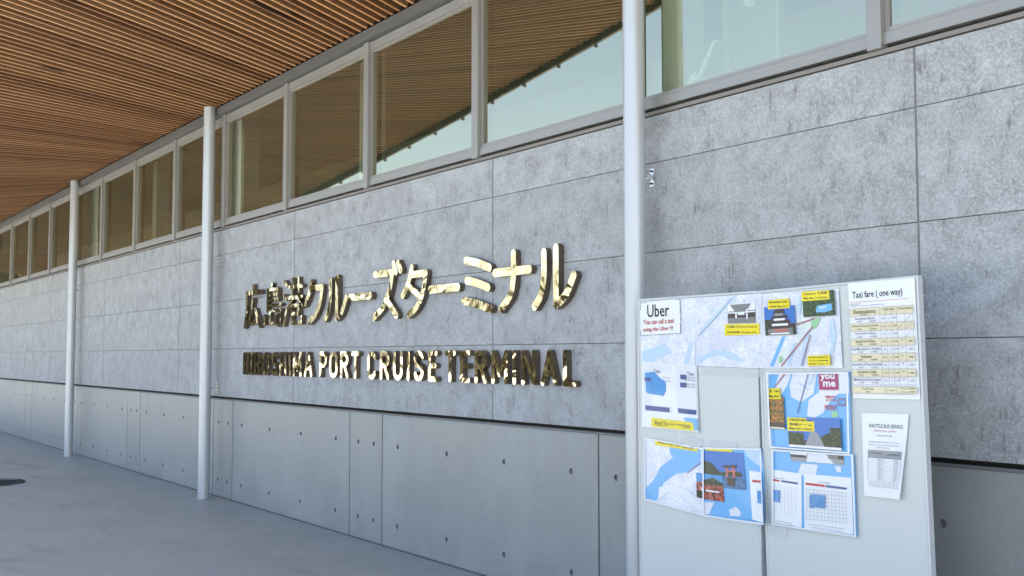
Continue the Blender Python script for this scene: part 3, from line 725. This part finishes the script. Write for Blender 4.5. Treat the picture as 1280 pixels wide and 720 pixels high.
# F: port map
F_ = Sheet('map_sheet', 'blue harbour map with magenta square logo and stone arch photo', 'map', [(961.3, 466), (1063.5, 465), (1065.7, 567), (965.5, 559.3)], P_BLUE, .003)
F_.polys('land_area', [(F_.R((974, 468), (990, 467), (986, 480), (976, 497), (969, 490)), P_LAND), (F_.R((992, 467), (1022, 467), (1020, 480), (1018, 492), (1003, 503), (990, 496), (988, 482)), P_LAND),
   (F_.R((1024, 467), (1062, 467), (1063, 492), (1050, 492), (1040, 500), (1030, 516), (1020, 522), (1010, 520), (1012, 500), (1025, 490)), P_LAND), (F_.R((1040, 514), (1048, 514), (1049, 521), (1041, 522)), P_GREEN)])
F_.polys('channel', [(F_.R((1000, 478), (1013, 486), (1012, 488), (999, 480)), P_LBLUE), (F_.R((1016, 467), (1020, 467), (1016, 480), (1012, 482)), P_LBLUE)])
F_.polys('route_line', [(F_.line(*F_.uv(983, 466.7), *F_.uv(970.5, 483), .006), P_ROUTE), (F_.line(*F_.uv(1012, 467), *F_.uv(998.5, 517), .006), P_NAVY)])
F_.polys('logo_square', [(F_.R((1025, 466.5), (1049.3, 466), (1049.8, 487.5), (1026, 487.2)), P_MAG)])
a = F_.uv(1027.5, 468); b_ = F_.uv(1045.5, 476.2); c = F_.uv(1031, 476.8); d = F_.uv(1047, 483.5)
F_.text([('you', a[0], a[1], b_[0], b_[1]), ('me', c[0], c[1], d[0], d[1])], P_WHITE, 'logo_text', .03)
a = F_.uv(1033, 494); b_ = F_.uv(1046, 501.5); c = F_.uv(1033, 506); d = F_.uv(1048, 513)
F_.text([('港口', a[0], a[1], b_[0], b_[1]), ('PORT', c[0], c[1], d[0], d[1])], P_RED, bold=.02)
rp = []
for k in range(20):
    a0, a1 = k*math.tau/20, (k+1)*math.tau/20
    rp.append((F_.R(*[(1055+r*math.cos(t), 502.5+r*.85*math.sin(t)) for r, t in ((4.3, a0), (5.8, a0), (5.8, a1), (4.3, a1))]), P_ROUTE))
F_.polys('marker_ring', rp)
F_.photo([(963.3, 497), (981.8, 496), (984, 536.5), (965.5, 535)], [(FULL, N_AUTUMN), (bx4(0, .8, 1, .95), P_ROOF), (bx4(0, .95, 1, 1), P_CREAM)])
F_.caption([(963.2, 485.5), (977.5, 485), (979, 499), (963.8, 498.5)], ['宮 180', 'Map No.7'])
F_.photo([(988, 522), (1052.5, 523), (1055.5, 563), (989.5, 558)], [(FULL, P_SKY), (bx4(0, .5, .3, .95), N_TREES), (bx4(.8, .3, 1, .95), N_TREES), (bx4(.3, .75, .8, .95), N_TREES), ([(.62, .62), (.8, .45), (.8, .92), (.64, .92)], N_TREES), ([(.32, .96), (.42, .5), (.5, .42), (.58, .5), (.70, .96), (.62, .96), (.53, .6), (.5, .56), (.47, .6), (.4, .96)], P_GREY), (bx4(0, .92, 1, 1), P_WHITE)])
F_.caption([(987, 521.5), (1020.5, 522.5), (1021.5, 539.5), (988, 538)], ['平和記念公園 Peace', '原爆ドーム', 'Map No. 5 Park'])
# G: lower right sheet with timetables
G_ = Sheet('timetable_sheet', 'glossy blue sheet with two timetable panels under the stone arch photo', 'timetable', [(967, 561.5), (1069, 568), (1072.8, 671.3), (967.8, 655.6)], P_BLUE, .004, .0)
G_.polys('land_area', [(G_.R((1003, 579), (1024, 581), (1020, 596), (998, 593)), P_LAND), (G_.R((1045, 583), (1053, 583), (1053, 590), (1048, 590)), P_LAND)])
G_.photo([(989, 563), (1055.5, 568), (1057, 581.5), (990, 576)], [(FULL, P_GREY), ([(.36, .05), (.68, .05), (.82, .95), (.3, .95)], P_LAND), (bx4(0, 0, .33, .35), P_WHITE), (bx4(0, .35, .3, .6), P_ROOF), (bx4(.72, .1, 1, .5), P_STONE), (bx4(.9, .0, 1, .5), P_ROOF)])
G_.polys('timetable', [(G_.R((968, 587), (1003.5, 592), (1004, 659), (968.5, 654)), P_WHITE), (G_.R((1006.5, 592), (1066, 597), (1068.5, 668), (1007.5, 660)), P_WHITE)])
it = [(G_.R((968.2, 598.5), (976, 599.7), (976, 602), (968.2, 601)), P_RED), (G_.R((978, 600), (999, 603), (999, 605.5), (978, 602.3)), P_NAVY), (G_.R((1009, 603), (1033.5, 606), (1033.5, 608.7), (1009, 605.7)), P_RED), (G_.R((1035, 606.2), (1060.5, 609.3), (1060.5, 612), (1035, 608.8)), P_NAVY),
      (G_.R((968.4, 612), (977, 613), (977, 628), (968.6, 626.5)), P_MID), (G_.R((1014, 619), (1017, 617.5), (1034, 619), (1034, 635), (1020, 633.5), (1019, 635), (1014, 634)), P_MID)]
G_.polys('header_bar', it)
gl = []
for k in range(12):
    x = 1010+k*4.6; gl.append((G_.line(*G_.uv(x, 610+k*.5), *G_.uv(x+1, 650+k*.5), .0022), P_LINE))
for k in range(9):
    y = 611+k*4.6; gl.append((G_.line(*G_.uv(1010, y), *G_.uv(1062, y+5), .0018), P_LINE))
for k in range(7):
    x = 970+k*4.6; gl.append((G_.line(*G_.uv(x, 606+k*.5), *G_.uv(x+.8, 642+k*.5), .0022), P_LINE))
G_.polys('table_grid', gl)
tx = []
for (x0, x1, y) in ((971, 982, 596), (1026, 1041, 601.5), (972, 993, 650), (972, 996, 653), (1014, 1058, 654), (1018, 1056, 658), (1020, 1060, 661)):
    a = G_.uv(x0, y); b_ = G_.uv(x1, y+2.0+(x1-x0)*.1); tx.append(('Hiroshima port ferry timetable' if x1-x0 > 16 else 'Timetable', a[0], a[1], b_[0], a[1]+.016))
G_.text(tx, P_BLK)
# taxi fare table
T = Sheet('fare_table', 'tall white taxi fare table with cream rows, on the right whiteboard', 'notice', [(1060.6, 354.6), (1144.3, 347), (1151.4, 499.5), (1067.7, 497.8)], P_WHITE, .003)
T.text([('Taxi fare ( one way)', .06, .075, .82, .150)], P_BLK, bold=.016)
T.polys('rule', [(T.rect(.02, .166, .90, .170), P_PINK)])
T.text([('Taxi stand', .02, .178, .17, .190), ('Boarding at cruise terminal - Hiroshima Port area', .02, .196, .55, .208)], P_BLK)
R0_, RH = .225, .0655
names = ['Destinations', 'Hiroshima Station', 'Central Shopping Street', 'Waterfront Village', 'Bowen World Diner', 'Peace Memorial Park - Hiroshima', 'Shukkeien', 'Association of Peace Cathedral', 'Hiroshima Castle', 'Mazda Zoom-Zoom Stadium']
bands = [(T.rect(.015, R0_+RH*k, .97, R0_+RH*(k+1)), P_CREAM) for k in range(0, 10, 2)]+[(T.rect(.015, .895, .97, .955), P_CREAM)]
T.polys('row_band', bands)
gr = [(T.rect(.015, R0_+RH*k-.0014, .97, R0_+RH*k+.0014), P_LINE) for k in range(11)]
for x in (.015, .49, .58, .66, .74, .85, .97): gr.append((T.rect(x-.003, R0_, x+.003, R0_+10*RH), P_LINE))
for (y0, y1) in ((.895, .898), (.952, .955)): gr.append((T.rect(.015, y0, .97, y1), P_LINE))
for x in (.015, .52, .68, .97): gr.append((T.rect(x-.003, .895, x+.003, .955), P_LINE))
for k in (1, 2, 3): gr.append((T.line(.86, R0_+RH*(k+1)-.005, .96, R0_+RH*k+.005, .0022), P_LINE))
gr.append((T.line(.75, R0_+RH*3-.005, .84, R0_+RH*2+.005, .0022), P_LINE))
T.polys('table_grid', gr)
tx = [('Destinations', .08, R0_+.012, .42, R0_+.046), ('目的地', .2, R0_+.049, .28, R0_+.061)]
for k in range(1, 10):
    wd = min(.45, .018*len(names[k])); tx.append((names[k], .252-wd/2, R0_+RH*k+.012, .252+wd/2, R0_+RH*k+.034)); tx.append(('広島港', .12, R0_+RH*k+.044, .2, R0_+RH*k+.056)); tx.append(('約時間', .32, R0_+RH*k+.044, .42, R0_+RH*k+.056))
    for (x, s_, w_) in ((.535, '10', .03), (.62, '5', .012), (.70, '%d,%d00' % (random.randint(1, 9), random.randint(1, 9)), .06)): tx.append((s_, x-w_/2, R0_+RH*k+.024, x+w_/2, R0_+RH*k+.04))
    if k > 3: tx += [('25', .775, R0_+RH*k+.014, .805, R0_+RH*k+.028), ('100', .885, R0_+RH*k+.024, .94, R0_+RH*k+.04)]
for x0, x1, s_ in ((.53, .70, 'Taxi fare'), (.755, .835, 'Time'), (.86, .965, 'Distance')): tx.append((s_, x0, R0_+.012, x1, R0_+.03))
tx += [('Toll fee', .16, .908, .34, .924), ('料金', .22, .934, .28, .948), ('1 hour', .55, .918, .65, .934), ('1.  Kure car  ¥6,900', .71, .903, .94, .919), ('2.  Kure car  ¥9,000', .71, .931, .94, .947)]
T.text(tx, P_BLK, bold=.004)
# shuttle notice
Q = Sheet('shuttle_notice', 'narrow white notice with grey table header below the taxi fare table', 'notice', [(1078.3, 515.8), (1137, 517.6), (1128.4, 624.7), (1081, 619.6)], P_WHITE, .004, .012)
Q.polys('table_header', [(Q.rect(.12, .44, .93, .535), P_GREY)])
gr = []
for k in range(10): gr.append((Q.rect(.12, .535+.029*k, .93, .538+.029*k), P_LINE))
for x in (.12, .50, .93): gr.append((Q.rect(x-.004, .535, x+.004, .80), P_LINE))
Q.polys('table_grid', gr)
tx = [('SHUTTLE BUS SERVICE', .17, .13, .90, .175), ('Friday April 14th, 2023', .34, .255, .68, .28), ('Departing from the cruise terminal to the city centre', .16, .335, .84, .355), ('and from the city centre back to the cruise terminal', .14, .37, .86, .388), ('Please be on time', .36, .40, .64, .416), ('From the Cruise Terminal', .18, .46, .47, .485), ('Last shuttle bus', .60, .47, .88, .495)]
for k in range(9): tx += [('%d:%02d' % (9+k, (k*7) % 60), .36, .545+.029*k, .45, .56+.029*k), ('%d:%02d' % (10+k, (k*9) % 60), .76, .545+.029*k, .86, .56+.029*k)]
for k in range(3): tx.append(('Please note that the shuttle bus timetable may change without notice', .13, .815+.024*k, .92, .832+.024*k))
Q.text(tx, P_BLK); Q.text([('HIROSHIMA, JAPAN', .27, .20, .76, .228)], P_PINK)
for sh_, w_ in ((D_, .022), (F_, .02), (G_, .02), (E_, .022)):
    sh_.polys('white_margin', [(sh_.rect(0, 0, 1, w_), P_WHITE), (sh_.rect(0, 1-w_, 1, 1), P_WHITE), (sh_.rect(0, w_, w_, 1-w_), P_WHITE), (sh_.rect(1-w_, w_, 1, 1-w_), P_WHITE)])
# strips of clear tape
def tape(quad, label, lift=.009):
    q = [onb(*p) for p in quad]; c = sum(q, Vector())/4; bm = bmesh.new()
    n = 4; g = [[None]*(n+1) for _ in range(n+1)]
    for i in range(n+1):
        for j in range(n+1):
            x = q[0].lerp(q[1], i/n).lerp(q[3].lerp(q[2], i/n), j/n)-c; x.y = -lift-.0012*math.sin(i*2.1)*math.sin(j*1.7); g[i][j] = bm.verts.new(x)
    for i in range(n):
        for j in range(n): bm.faces.new((g[i][j], g[i+1][j], g[i+1][j+1], g[i][j+1]))
    o = from_bm('tape_strip', bm, M_TAPE, None, True); o.location = (c.x, YB, c.z)
    tag(o, label, 'tape', 'clear tape holding the sheets')
tape([(961, 656), (985, 659), (984.5, 673), (961.5, 671)], 'clear tape across the board gap under the two timetable sheets')
tape([(884, 549), (922, 553), (922, 562), (884, 561)], 'clear tape along the top of the shrine gate map')
tape([(850, 542), (878, 549), (878, 563), (850, 557)], 'clear tape at the top right of the strait map')
tape([(873, 458), (955, 461), (952, 472), (876, 468)], 'long clear tape under the station map, crossing the board gap')

# ------------------------------------------------------------------ white lamps behind the glass
def lamp(x, y, z, label, a):
    o = empty('spot_lamp', (x, y, z)); tag(o, label, 'lamp', 'white lamps behind the glass')
    bm = bmesh.new(); add_box(bm, -.04, .04, -.04, .04, -.075, .03); bmesh.ops.bevel(bm, geom=bm.edges[:], offset=.012, segments=2, affect='EDGES')
    bmesh.ops.rotate(bm, verts=bm.verts, cent=(0, 0, 0), matrix=Matrix.Rotation(a, 3, 'Y')); from_bm('lamp_head', bm, M_WHITE, o, True)
    bm = bmesh.new(); add_tube(bm, (0, 0, 0), (.22*math.sin(a), 0, .22*math.cos(a)), .014, 10)
    add_tube(bm, (.22*math.sin(a), 0, .22*math.cos(a)), (.22*math.sin(a), .12, .22*math.cos(a)+.02), .010, 8); from_bm('lamp_arm', bm, M_WHITE, o, True)
lp = onb(873, 100, .12); lamp(lp.x, lp.y, lp.z, 'white lamp on a slanting arm low behind the glass right of the pole', .6)
lp = onb(945, -9, .12); lamp(lp.x, lp.y, lp.z, 'white lamp behind the glass cut off by the top of the frame', .5)

# ------------------------------------------------------------------ distant trees beyond the plaza (seen mirrored in the gold)
bm = bmesh.new()
for k in range(9000):
    an = random.uniform(3.3, 4.6)        # direction across the plaza
    d = random.uniform(58, 64)
    if 3.56 < an < 3.685: continue
    top = 5.6 if an < 3.6 else 3.4
    top += .5*math.sin(an*61)+.4*math.sin(an*143+1)
    x, y = 2.87+math.cos(an)*d, 4.1+math.sin(an)*d
    z = random.uniform(.2, max(1.2, top)); s = random.uniform(.25, .6)
    n = Vector((random.gauss(0, 1), random.gauss(0, 1), random.gauss(0, 1))).normalized(); a = n.orthogonal().normalized()*s; b_ = n.cross(a).normalized()*s*.7
    c = Vector((x, y, z)); bm.faces.new([bm.verts.new(c+a+b_), bm.verts.new(c-a+b_), bm.verts.new(c-a-b_), bm.verts.new(c+a-b_)])
tag(from_bm('far_trees', bm, M_FOL), 'distant dark green belt of trees across the plaza', None, None, 'stuff')
